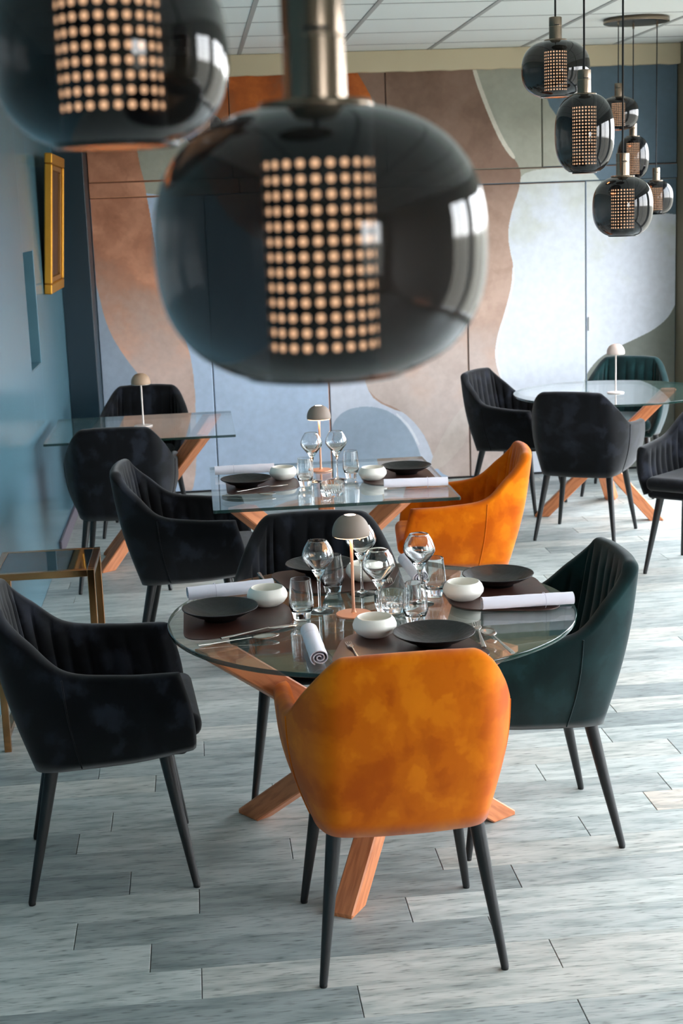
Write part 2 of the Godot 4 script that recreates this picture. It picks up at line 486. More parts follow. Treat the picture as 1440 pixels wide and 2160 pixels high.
# ---------------------------------------------------------------- the room
func room() -> void:
	# floor: boards run across the room, 144 mm wide, 863 mm long
	var fl := shell("floor")
	var b := MB.new()
	b.box(Vector3(LEFT - 0.2, -0.2, BACK - 0.2), Vector3(RIGHT + 0.2, -0.009, FRONT + 0.2))
	part("screed", b.mesh(), M.screed, fl)
	var rng := RandomNumberGenerator.new()
	rng.seed = 7
	var known := {0: -0.195, 1: -0.07, 2: 0.296, 3: 0.79, -1: -0.39, -2: -0.073, -3: -0.262, -5: 0.437}
	var pitch := 0.1443
	var length := 0.863
	var full := []
	for k in 8:
		b = MB.new()
		b.board(0, length - 0.0022, 0, pitch - 0.0007, -0.009, 0.0, 0.0009, Vector2(k * 1.37, k * 0.41))
		full.append(b.mesh())
	var rest := MB.new()
	var row := -43
	while true:
		var z := -3.472 + row * pitch
		if z > FRONT:
			break
		var start: float = known.get(row, rng.randf() * length)
		start = LEFT - fposmod(LEFT - start, length)
		var x := start
		while x < RIGHT:
			var mt := "board_%d" % [0, 1, 2, 3, 4, 6, 0, 1, 3, 2, 5 if rng.randf() < 0.35 else 1][rng.randi() % 11]
			if row == -5 and absf(x - 1.30) < 0.02:
				mt = "board_5"
			var v := rng.randi() % 8
			if row > 4:
				rest.board(maxf(x, LEFT), minf(x + length - 0.0022, RIGHT), z, z + pitch - 0.0007, -0.009, 0.0, 0.0009, Vector2(v * 1.37, v * 0.41))
			elif x < LEFT or x + length > RIGHT or z < BACK:
				b = MB.new()
				b.board(maxf(x, LEFT), minf(x + length - 0.0022, RIGHT), maxf(z, BACK), z + pitch - 0.0007, -0.009, 0.0, 0.0009, Vector2(v * 1.37, v * 0.41))
				part("plank", b.mesh(), M[mt], fl)
			else:
				part("plank", full[v], M[mt], fl, Vector3(x, 0, z))
			x += length
		row += 1
	var r := part("far_planks", rest.mesh(), M.board_1, fl)
	r.set_meta("kind", "stuff")

	# back wall: core, painted door panels, frieze band and upper panels
	var wb := shell("wall_back")
	b = MB.new()
	b.box(Vector3(LEFT - 0.2, 0, BACK - 0.2), Vector3(RIGHT + 0.2, CEIL + 0.2, BACK - 0.02))
	part("wall_core", b.mesh(), M.joint_dark, wb)
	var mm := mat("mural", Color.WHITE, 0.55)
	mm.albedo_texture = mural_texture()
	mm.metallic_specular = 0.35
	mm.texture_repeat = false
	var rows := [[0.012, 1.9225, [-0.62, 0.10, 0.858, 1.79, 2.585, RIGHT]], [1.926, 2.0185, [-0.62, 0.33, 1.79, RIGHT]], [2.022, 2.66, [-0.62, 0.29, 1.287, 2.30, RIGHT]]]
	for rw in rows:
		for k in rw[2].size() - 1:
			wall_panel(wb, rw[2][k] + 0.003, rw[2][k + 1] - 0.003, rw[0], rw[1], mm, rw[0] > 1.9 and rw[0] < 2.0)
	b = MB.new()
	b.rbox(Vector3(0.012, 0.092, 0.014), 0.004, Vector3(2.606, 0.998, BACK + 0.006), 1)
	part("door_pull", b.mesh(), M.frame_white, wb)
	# pier between the side wall and the painted panels
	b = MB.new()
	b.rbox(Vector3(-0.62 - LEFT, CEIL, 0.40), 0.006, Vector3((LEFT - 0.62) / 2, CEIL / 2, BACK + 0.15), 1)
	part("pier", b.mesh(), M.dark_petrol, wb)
	b = MB.new()
	var edge := []
	for k in 60:
		var x: float = lerpf(-0.62, RIGHT, k / 59.0)
		var dz := 0.0022 * sin(k * 1.7) + 0.0018 * sin(k * 3.1 + 1.0)
		edge.append(PackedVector3Array([Vector3(x, CEIL, BACK + 0.045), Vector3(x, 2.646 + dz, BACK + 0.045), Vector3(x, 2.642 + dz, BACK + 0.041), Vector3(x, 2.642 + dz, BACK - 0.02)]))
	edge.reverse()
	b.grid(edge)
	var tr := part("trim_1", b.mesh(), M.cream_paint, self)
	tr.set_meta("kind", "structure")

	# wall with the picture and the niche; the niche is an opening with a back
	var wl := shell("wall_left")
	var z0 := -7.76
	var z1 := -7.29
	for q in [[FRONT + 0.2, z1, 0.0, CEIL], [z0, BACK - 0.2, 0.0, CEIL], [z1, z0, 0.0, 1.078], [z1, z0, 1.658, CEIL]]:
		b = MB.new()
		b.rbox(Vector3(0.2, q[3] - q[2], absf(q[0] - q[1])), 0.0012, Vector3(LEFT - 0.1, (q[2] + q[3]) / 2, (q[0] + q[1]) / 2), 1)
		part("wall_section", b.mesh(), M.petrol_paint, wl)
	b = MB.new()
	b.box(Vector3(LEFT - 0.50, 1.06, z0 - 0.02), Vector3(LEFT - 0.45, 1.68, z1 + 0.02))
	part("niche_back", b.mesh(), M.petrol_paint, wl)
	for q in [[1.078, 1.084], [1.652, 1.658]]:
		b = MB.new()
		b.box(Vector3(LEFT - 0.45, q[0], z0), Vector3(LEFT - 0.001, q[1], z1))
		part("niche_lining", b.mesh(), M.petrol_paint, wl)
	for q in [[z0, z0 + 0.006], [z1 - 0.006, z1]]:
		b = MB.new()
		b.box(Vector3(LEFT - 0.45, 1.084, q[0]), Vector3(LEFT - 0.001, 1.652, q[1]))
		part("niche_lining", b.mesh(), M.petrol_paint, wl)
	b = MB.new()
	b.rbox(Vector3(0.016, 0.085, 1.35), 0.004, Vector3(LEFT + 0.0085, 0.0435, -8.62), 1)
	var bl := part("baseboard_left", b.mesh(), M.skirting, self)
	bl.set_meta("kind", "structure")

	# window wall: sill, lintel, piers, and glazed frames
	var wr := shell("wall_right")
	var bays := [[-9.1, -7.3], [-6.9, -5.1], [-4.7, -2.9], [-2.4, -1.2]]
	b = MB.new()
	b.box(Vector3(RIGHT, 0, BACK - 0.2), Vector3(RIGHT + 0.2, 0.12, FRONT + 0.2))
	part("sill_wall", b.mesh(), M.wall_warm, wr)
	b = MB.new()
	b.box(Vector3(RIGHT, 2.45, -9.1), Vector3(RIGHT + 0.2, CEIL + 0.2, FRONT + 0.2))
	part("lintel", b.mesh(), M.wall_warm, wr)
	b = MB.new()
	b.box(Vector3(RIGHT, 2.45, BACK - 0.2), Vector3(RIGHT + 0.2, CEIL + 0.2, -9.1))
	part("lintel", b.mesh(), M.wall_olive, wr)
	var e := BACK - 0.2
	for k in bays.size() + 1:
		var far: float = bays[k][0] if k < bays.size() else FRONT + 0.2
		b = MB.new()
		b.box(Vector3(RIGHT, 0.12, e), Vector3(RIGHT + 0.2, 2.45, far))
		part("pier", b.mesh(), M.wall_olive if k == 0 else M.wall_warm, wr)
		if k < bays.size():
			e = bays[k][1]
			window("window_%d" % (k + 1), Vector3(RIGHT + 0.1, 0.12, (far + e) / 2), e - far, 2.33, 0.0)
	# wall behind the photographer, with one wide window
	var wf := shell("wall_front")
	for q in [[LEFT - 0.2, RIGHT + 0.2, 0.0, 0.9], [LEFT - 0.2, RIGHT + 0.2, 2.4, CEIL + 0.2], [LEFT - 0.2, 1.5, 0.9, 2.4], [2.7, RIGHT + 0.2, 0.9, 2.4]]:
		b = MB.new()
		b.box(Vector3(q[0], q[2], FRONT), Vector3(q[1], q[3], FRONT + 0.2))
		part("wall_section", b.mesh(), M.wall_warm, wf)
	window("window_5", Vector3(2.1, 0.9, FRONT + 0.1), 1.2, 1.5, PI / 2)

	# ceiling: slab, 600 mm tiles and their grid
	var ce := shell("ceiling")
	b = MB.new()
	b.box(Vector3(LEFT - 0.2, CEIL + 0.03, BACK - 0.2), Vector3(RIGHT + 0.2, CEIL + 0.2, FRONT + 0.2))
	part("slab", b.mesh(), M.off_white, ce)
	var gx := []
	var x := 0.3689 - 1.2
	while x < RIGHT:
		gx.append(x)
		x += 0.6
	gx.append(x)
	var gz := []
	var z := -7.4568 - 2.4
	while z < FRONT:
		gz.append(z)
		z += 0.6
	gz.append(z)
	b = MB.new()
	b.board(0.013, 0.587, 0.006, 0.594, 0.0, 0.012, 0.002)
	var tile := b.mesh()
	for i in gx.size() - 1:
		for j in gz.size() - 1:
			var a: float = maxf(gx[i] + 0.012, LEFT)
			var c: float = minf(gx[i + 1] - 0.012, RIGHT)
			var p: float = maxf(gz[j] + 0.005, BACK)
			var q: float = minf(gz[j + 1] - 0.005, FRONT)
			if c - a < 0.02 or q - p < 0.02:
				continue
			b = MB.new()
			b.box(Vector3(a, CEIL + 0.003, p), Vector3(c, CEIL + 0.016, q))
			part("ceiling_tile", b.mesh(), M.tile_white, ce)
	for gxx in gx:
		if gxx > LEFT and gxx < RIGHT:
			b = MB.new()
			b.box(Vector3(gxx - 0.013, CEIL - 0.001, BACK), Vector3(gxx + 0.013, CEIL + 0.03, FRONT))
			part("grid_bar", b.mesh(), M.grid_grey, ce)
	for gzz in gz:
		if gzz > BACK and gzz < FRONT:
			b = MB.new()
			b.box(Vector3(LEFT, CEIL + 0.0005, gzz - 0.006), Vector3(RIGHT, CEIL + 0.029, gzz + 0.006))
			part("grid_bar", b.mesh(), M.grid_grey, ce)

func mural_uv(x: float, y: float) -> Vector2:
	return Vector2((x - LEFT) / (RIGHT - LEFT), (2.70 - y) / 2.70)

func wall_panel(parent: Node3D, x0: float, x1: float, y0: float, y1: float, mt: Material, proud: bool) -> void:
	var b := MB.new()
	var zf := BACK + (0.012 if proud else 0.0)
	var e := 0.004
	var f := [Vector2(x0 + e, y0 + e), Vector2(x0 + e, y1 - e), Vector2(x1 - e, y1 - e), Vector2(x1 - e, y0 + e)]
	var o := [Vector2(x0, y0), Vector2(x0, y1), Vector2(x1, y1), Vector2(x1, y0)]
	var pts := []
	var uvs := []
	for q in f:
		pts.append(Vector3(q.x, q.y, zf))
		uvs.append(mural_uv(q.x, q.y))
	b.poly(pts, uvs)
	for k in 4:
		var k2 := (k + 1) % 4
		var a := mural_uv(f[k].x, f[k].y)
		b.poly([Vector3(f[k2].x, f[k2].y, zf), Vector3(f[k].x, f[k].y, zf), Vector3(o[k].x, o[k].y, zf - e), Vector3(o[k2].x, o[k2].y, zf - e)], [a, a, a, a])
		b.poly([Vector3(o[k2].x, o[k2].y, zf - e), Vector3(o[k].x, o[k].y, zf - e), Vector3(o[k].x, o[k].y, BACK - 0.02), Vector3(o[k2].x, o[k2].y, BACK - 0.02)], [a, a, a, a])
	part("panel", b.mesh(), mt, parent)

func window(called: String, at: Vector3, width: float, height: float, turn: float) -> void:
	var w := shell(called)
	w.position = at
	w.rotation.y = turn
	var h := width / 2
	var f := 0.06
	for q in [[-h, h, 0.0, f], [-h, h, height - f, height], [-h, -h + f, f, height - f], [h - f, h, f, height - f], [-f / 2, f / 2, f, height - f]]:
		var b := MB.new()
		b.rbox(Vector3(0.07, q[3] - q[2], q[1] - q[0]), 0.006, Vector3(0, (q[2] + q[3]) / 2, (q[0] + q[1]) / 2), 1)
		part("window_frame", b.mesh(), M.frame_white, w)
	for s in [-1, 1]:
		var b := MB.new()
		b.poly([Vector3(0, f, s * h / 2 - h / 2 + f), Vector3(0, height - f, s * h / 2 - h / 2 + f), Vector3(0, height - f, s * h / 2 + h / 2 - f), Vector3(0, f, s * h / 2 + h / 2 - f)])
		part("pane", b.mesh(), M.pane, w)

# ---------------------------------------------------------------- armchair
func spline(a: Array, t: float) -> Vector3:
	var n := a.size() - 1
	var k := clampi(int(t), 0, n - 1)
	var f := t - k
	var p1: Vector3 = a[k]
	var p2: Vector3 = a[k + 1]
	var p0: Vector3 = a[k - 1] if k > 0 else p1 * 2.0 - p2
	var p3: Vector3 = a[k + 2] if k + 2 <= n else p2 * 2.0 - p1
	return p1.cubic_interpolate(p2, p0, p3, f)

var CB := []
var CT := []

func shell_point(u: float, v: float) -> Vector3:
	var n := CB.size() - 1
	var bpt := spline(CB, u * n)
	var tpt := spline(CT, u * n)
	var p := bpt.lerp(tpt, v)
	var c := Vector3(0, p.y, 0.02)
	var out := (p - c).normalized()
	return p + out * 0.016 * sin(PI * clampf(v, 0, 1))

func chair_shell() -> ArrayMesh:
	var hb := [Vector3(0.226, 0.394, 0.222), Vector3(0.227, 0.377, 0.09), Vector3(0.217, 0.367, -0.06), Vector3(0.205, 0.362, -0.135), Vector3(0.172, 0.357, -0.18), Vector3(0.10, 0.355, -0.192), Vector3(0, 0.354, -0.195)]
	var ht := [Vector3(0.277, 0.606, 0.190), Vector3(0.279, 0.612, 0.055), Vector3(0.271, 0.634, -0.095), Vector3(0.236, 0.715, -0.195), Vector3(0.186, 0.787, -0.272), Vector3(0.115, 0.800, -0.292), Vector3(0, 0.803, -0.298)]
	CB = hb.duplicate()
	CT = ht.duplicate()
	for k in range(hb.size() - 2, -1, -1):
		CB.append(Vector3(-hb[k].x, hb[k].y, hb[k].z))
		CT.append(Vector3(-ht[k].x, ht[k].y, ht[k].z))
	var nu := 196
	var no := 12
	var ni := 15
	var th := 0.046
	# length of the inner curve for the channels
	var lens := [0.0]
	for i in range(1, nu + 1):
		lens.append(lens[-1] + shell_point(float(i - 1) / nu, 0.55).distance_to(shell_point(float(i) / nu, 0.55)))
	var total: float = lens[-1]
	var ribs := 23
	var rows := []
	for i in nu + 1:
		var u := float(i) / nu
		var outer := []
		var inner := []
		var nrm := []
		var upv := []
		for j in no + 1:
			var v := float(j) / no
			var p := shell_point(u, v)
			var du := shell_point(minf(u + 0.004, 1), v) - shell_point(maxf(u - 0.004, 0), v)
			var dv := shell_point(u, minf(v + 0.02, 1)) - shell_point(u, maxf(v - 0.02, 0))
			outer.append(p)
			nrm.append(dv.cross(du).normalized() * -1.0)
			upv.append(dv.normalized())
		var ph: float = fposmod(lens[i] / total * ribs, 1.0)
		var bulge := pow(absf(sin(PI * ph)), 0.45)
		var row := PackedVector3Array()
		for j in no + 1:
			row.append(outer[j])
		var cc: Vector3 = outer[no] - nrm[no] * th * 0.5
		for k in range(1, 8):
			var a := PI * k / 8.0
			row.append(cc + nrm[no] * th * 0.5 * cos(a) + upv[no] * th * 0.42 * sin(a))
		for k in ni + 1:
			var v := 1.0 - float(k) / ni
			var jj := v * no
			var j0 := mini(int(jj), no - 1)
			var p: Vector3 = outer[j0].lerp(outer[j0 + 1], jj - j0)
			var nn: Vector3 = nrm[j0].lerp(nrm[j0 + 1], jj - j0).normalized()
			var amp := 0.013 * smoothstep(0.0, 0.16, 1.0 - v) * smoothstep(0.0, 0.1, v)
			row.append(p - nn * (th + amp * (bulge - 0.35)))
		rows.append(row)
	# rounded arm fronts
	for e in 2:
		var last: PackedVector3Array = rows[0] if e == 0 else rows[-1]
		var prev: PackedVector3Array = rows[3] if e == 0 else rows[-4]
		var m := last.size()
		var extra := []
		for s in [1, 2, 3]:
			var a: float = PI / 2 * s / 3.0
			var row := PackedVector3Array()
			for j in m:
				var opp := mini(m - 1, maxi(0, m - 1 - j))
				var mid: Vector3 = (last[j] + last[opp]) * 0.5
				var fwd: Vector3 = (last[j] - prev[j]).normalized()
				fwd = Vector3(fwd.x * 0.3, 0, 1).normalized()
				row.append(mid + (last[j] - mid) * cos(a) + fwd * th * 0.5 * sin(a))
			extra.append(row)
		for rr in extra:
			if e == 0:
				rows.insert(0, rr)
			else:
				rows.append(rr)
	var b := MB.new()
	rows.reverse()
	b.grid(rows, false, true)
	return b.mesh()

func make_chair(velvet_name: String, label: String, at: Vector3, turn: float) -> void:
	var g := "velvet armchairs"
	var c := thing(velvet_name.replace("velvet", "armchair"), label, "armchair", at, turn, g)
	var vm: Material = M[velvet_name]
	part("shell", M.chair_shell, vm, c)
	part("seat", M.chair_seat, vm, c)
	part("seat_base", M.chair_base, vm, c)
	for s in [-1, 1]:
		part("seam", M.chair_seam_r if s > 0 else M.chair_seam_l, vm, c)
		for f in [-1, 1]:
			var foot := Vector3(0.2194 * s, 0, 0.2211 * f)
			var hip := Vector3(0.168 * s, 0.385, 0.158 if f > 0 else -0.138)
			var key := "leg_%d_%d" % [s, f]
			if not M.has(key):
				var b := MB.new()
				b.tube([foot + Vector3(0, 0.008, 0), foot.lerp(hip, 0.5), hip], [0.0098, 0.0148, 0.0195], 16)
				M[key] = b.mesh()
				b = MB.new()
				b.lathe([Vector2(0, 0), Vector2(0.009, 0), Vector2(0.0095, 0.004), Vector2(0.0095, 0.011), Vector2(0, 0.011)], 12, foot)
				M[key + "g"] = b.mesh()
			var lg := part("leg", M[key], M.black_leg, c)
			part("glide", M[key + "g"], M.foot_glide, lg)

func chairs() -> void:
	M.chair_shell = chair_shell()
	var b := MB.new()
	b.rbox(Vector3(0.415, 0.066, 0.415), 0.03, Vector3(0, 0.452, 0.055), 2, true)
	M.chair_seat = b.mesh()
	b = MB.new()
	b.rbox(Vector3(0.43, 0.05, 0.38), 0.018, Vector3(0, 0.402, 0.032), 2, true)
	M.chair_base = b.mesh()
	for s in [-1, 1]:
		var path := []
		var rad := []
		for k in 12:
			var u := 0.168 if s > 0 else 1.0 - 0.168
			path.append(shell_point(u, lerpf(0.02, 1.0, k / 11.0)) + Vector3(0.0006 * s, 0, 0))
			rad.append(0.0022)
		b = MB.new()
		b.tube(path, rad, 6)
		M["chair_seam_r" if s > 0 else "chair_seam_l"] = b.mesh()
	var list := [
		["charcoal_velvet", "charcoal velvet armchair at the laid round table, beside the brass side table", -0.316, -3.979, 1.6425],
		["orange_velvet", "orange velvet armchair pulled up to the laid round glass table", 0.429, -3.417, 3.169],
		["green_velvet", "dark green velvet armchair at the laid round table, opposite a charcoal one", 0.899, -4.032, -1.563],
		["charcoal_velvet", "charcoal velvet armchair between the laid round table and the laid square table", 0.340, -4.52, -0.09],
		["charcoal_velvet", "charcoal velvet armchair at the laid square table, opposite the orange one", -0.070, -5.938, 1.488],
		["orange_velvet", "orange velvet armchair at the square table laid for two", 1.046, -5.927, -1.6815],
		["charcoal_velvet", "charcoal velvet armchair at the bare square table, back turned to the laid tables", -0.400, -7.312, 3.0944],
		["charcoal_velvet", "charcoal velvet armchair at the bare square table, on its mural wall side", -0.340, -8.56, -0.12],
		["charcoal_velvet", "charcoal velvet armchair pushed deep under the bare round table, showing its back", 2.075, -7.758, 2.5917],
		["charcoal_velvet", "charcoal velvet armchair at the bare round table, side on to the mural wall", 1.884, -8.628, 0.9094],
		["green_velvet", "dark green velvet armchair between the bare round table and the mural wall", 2.625, -8.91, -0.46],
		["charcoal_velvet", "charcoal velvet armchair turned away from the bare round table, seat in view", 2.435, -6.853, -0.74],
	]
	for q in list:
		make_chair(q[0], q[1], Vector3(q[2], 0, q[3]), q[4])

# ---------------------------------------------------------------- tables
func beam_at(foot: Vector3, hd: Vector3, side: Vector3, q: Vector2, s: float) -> Vector3:
	return foot + hd * q.x + Vector3(0, q.y, 0) + side * s

func beam_uv(d: Vector2, q: Vector2, s: float) -> Vector2:
	return Vector2(q.dot(d), q.dot(Vector2(-d.y, d.x)) + s * 1.3 + 0.21)

func beam_mesh(foot: Vector3, head: Vector3, w: float) -> ArrayMesh:
	# seen from the side: a slanted bar with flat foot, flat head and upright ends
	var hd := Vector3(head.x - foot.x, 0, head.z - foot.z)
	var l := hd.length()
	hd = hd.normalized()
	var side := Vector3(-hd.z, 0, hd.x)
	var top := head.y
	var d := Vector2(l, top).normalized()
	var nn := Vector2(-d.y, d.x) * w * 0.5
	var bar := PackedVector2Array([-d * 0.3 - nn, Vector2(l, top) + d * 0.3 - nn, Vector2(l, top) + d * 0.3 + nn, -d * 0.3 + nn])
	var clip := PackedVector2Array([Vector2(-0.035, 0), Vector2(l + 0.035, 0), Vector2(l + 0.035, top), Vector2(-0.035, top)])
	var poly: PackedVector2Array = Geometry2D.intersect_polygons(bar, clip)[0]
	if Geometry2D.is_polygon_clockwise(poly):
		poly.reverse()
	# inset for the bevel
	var m := poly.size()
	var ins := []
	var e := 0.004
	for k in m:
		var a := poly[(k + m - 1) % m]
		var p := poly[k]
		var c := poly[(k + 1) % m]
		var d1 := (p - a).normalized()
		var d2 := (c - p).normalized()
		var n1 := Vector2(-d1.y, d1.x)
		var n2 := Vector2(-d2.y, d2.x)
		ins.append(p + (n1 + n2) * e / maxf(0.4, 1.0 + n1.dot(n2)))
	var b := MB.new()
	for s in [-1.0, 1.0]:
		var pts := []
		var uvs := []
		for k in m:
			var q: Vector2 = ins[m - 1 - k] if s < 0 else ins[k]
			pts.append(beam_at(foot, hd, side, q, s * w / 2))
			uvs.append(beam_uv(d, q, 0.0))
		pts.reverse()
		uvs.reverse()
		b.poly(pts, uvs)
	for k in m:
		var k2 := (k + 1) % m
		var ring := [[ins[k], ins[k2], -w / 2], [poly[k], poly[k2], -w / 2 + e], [poly[k], poly[k2], w / 2 - e], [ins[k], ins[k2], w / 2]]
		for r in 3:
			var q := [beam_at(foot, hd, side, ring[r][0], ring[r][2]), beam_at(foot, hd, side, ring[r][1], ring[r][2]), beam_at(foot, hd, side, ring[r + 1][1], ring[r + 1][2]), beam_at(foot, hd, side, ring[r + 1][0], ring[r + 1][2])]
			var t := [beam_uv(d, ring[r][0], ring[r][2]), beam_uv(d, ring[r][1], ring[r][2]), beam_uv(d, ring[r + 1][1], ring[r + 1][2]), beam_uv(d, ring[r + 1][0], ring[r + 1][2])]
			q.reverse()
			t.reverse()
			b.poly(q, t)
	return b.mesh()

func round_top(r: float) -> ArrayMesh:
	var f := MB.new()
	var e := MB.new()
	var hi := []
	var lo := []
	for k in 128:
		var a := TAU * k / 128
		hi.append(Vector3((r - 0.002) * cos(a), 0.0, (r - 0.002) * sin(a)))
		lo.append(Vector3((r - 0.002) * cos(a), -0.012, (r - 0.002) * sin(a)))
	f.fan(Vector3.ZERO, hi, true)
	f.fan(Vector3(0, -0.012, 0), lo, false)
	e.lathe([Vector2(r - 0.002, -0.012), Vector2(r - 0.0004, -0.0112), Vector2(r, -0.009), Vector2(r, -0.003), Vector2(r - 0.0004, -0.0008), Vector2(r - 0.002, 0)], 128)
	var m := f.mesh(e)
	m.surface_set_material(0, M.table_glass)
	m.surface_set_material(1, M.glass_edge)
	return m

func square_top(sx: float, sz: float) -> ArrayMesh:
	var f := MB.new()
	var e := MB.new()
	var ring := []
	for c in [[1, 1, 0], [-1, 1, 1], [-1, -1, 2], [1, -1, 3]]:
		for k in 5:
			var a: float = (c[2] + k / 4.0) * PI / 2
			ring.append(Vector2(c[0] * (sx / 2 - 0.008) + 0.008 * cos(a), c[1] * (sz / 2 - 0.008) + 0.008 * sin(a)))
	var hi := []
	var lo := []
	for q in ring:
		hi.append(Vector3(q.x, 0, q.y))
		lo.append(Vector3(q.x, -0.012, q.y))
	f.fan(Vector3.ZERO, hi, true)
	f.fan(Vector3(0, -0.012, 0), lo, false)
	var rows := []
	for q in ring:
		rows.append(PackedVector3Array([Vector3(q.x, -0.012, q.y), Vector3(q.x, 0, q.y)]))
	e.grid(rows, true, false)
	var m := f.mesh(e)
	m.surface_set_material(0, M.table_glass)
	m.surface_set_material(1, M.glass_edge)
	return m

func table(called: String, label: String, at: Vector3, top: Mesh, beams: Array) -> void:
	var t := thing(called, label, "table", at)
	part("glass_top", top, null, t, Vector3(0, TOP, 0))
	for q in beams:
		var fo := Vector3(q[0] - at.x, 0, q[1] - at.z)
		var he := Vector3(q[2] - at.x, TOP - 0.012, q[3] - at.z)
		part("beam", beam_mesh(fo, he, 0.064), M.beam_wood, t)

func tables() -> void:
	table("round_table", "round glass table on crossed wooden beams, fully laid for four", Vector3(0.425, 0, -3.769), round_top(0.5405), [[0.095, -4.25, 0.70, -3.43], [0.83, -4.10, 0.00, -3.56], [0.312, -3.56, 0.70, -4.19]])
	table("round_table", "bare round glass table on crossed wooden beams, holding only a lamp", Vector3(2.29, 0, -8.01), round_top(0.545), [[1.955, -8.31, 2.66, -8.12], [2.56, -8.03, 1.93, -8.13], [2.49, -8.70, 2.10, -7.96]])
	table("square_table", "square glass table on crossed wooden beams, laid for two", Vector3(0.483, 0, -5.724), square_top(0.909, 0.937), [[0.82, -6.06, 0.13, -5.36], [0.14, -6.06, 0.72, -5.34], [0.49, -5.40, 0.50, -6.08]])
	table("square_table", "bare square glass table by the blue wall, holding only a lamp", Vector3(-0.294, 0, -7.552), square_top(0.924, 0.892), [[-0.535, -7.56, 0.07, -8.0], [-0.52, -7.93, 0.0, -7.20], [-0.05, -7.95, -0.5, -7.25]])
	# brass side table against the blue wall
	var t := thing("side_table", "small brass side table with a black glass top against the blue wall", "side table", Vector3(-0.562, 0, -5.115))
	var hx := 0.175
	var hz := 0.177
	var s := 0.024
	var H := 0.633
	for x in [-1, 1]:
		for z in [-1, 1]:
			var b := MB.new()
			b.rbox(Vector3(s, H, s), 0.002, Vector3(x * (hx - s / 2), H / 2, z * (hz - s / 2)), 1)
			part("leg", b.mesh(), M.brass, t)
	for x in [-1, 1]:
		for y in [H - s / 2, 0.06]:
			var b := MB.new()
			b.rbox(Vector3(s, s, 2 * hz - 2 * s), 0.002, Vector3(x * (hx - s / 2), y, 0), 1)
			part("rail", b.mesh(), M.brass, t)
	for z in [-1, 1]:
		var b := MB.new()
		b.rbox(Vector3(2 * hx - 2 * s, s, s), 0.002, Vector3(0, H - s / 2, z * (hz - s / 2)), 1)
		part("rail", b.mesh(), M.brass, t)
	var g := MB.new()
	g.box(Vector3(-hx + s, H - 0.009, -hz + s), Vector3(hx - s, H - 0.001, hz - s))
	part("glass_top", g.mesh(), M.black_glass, t)

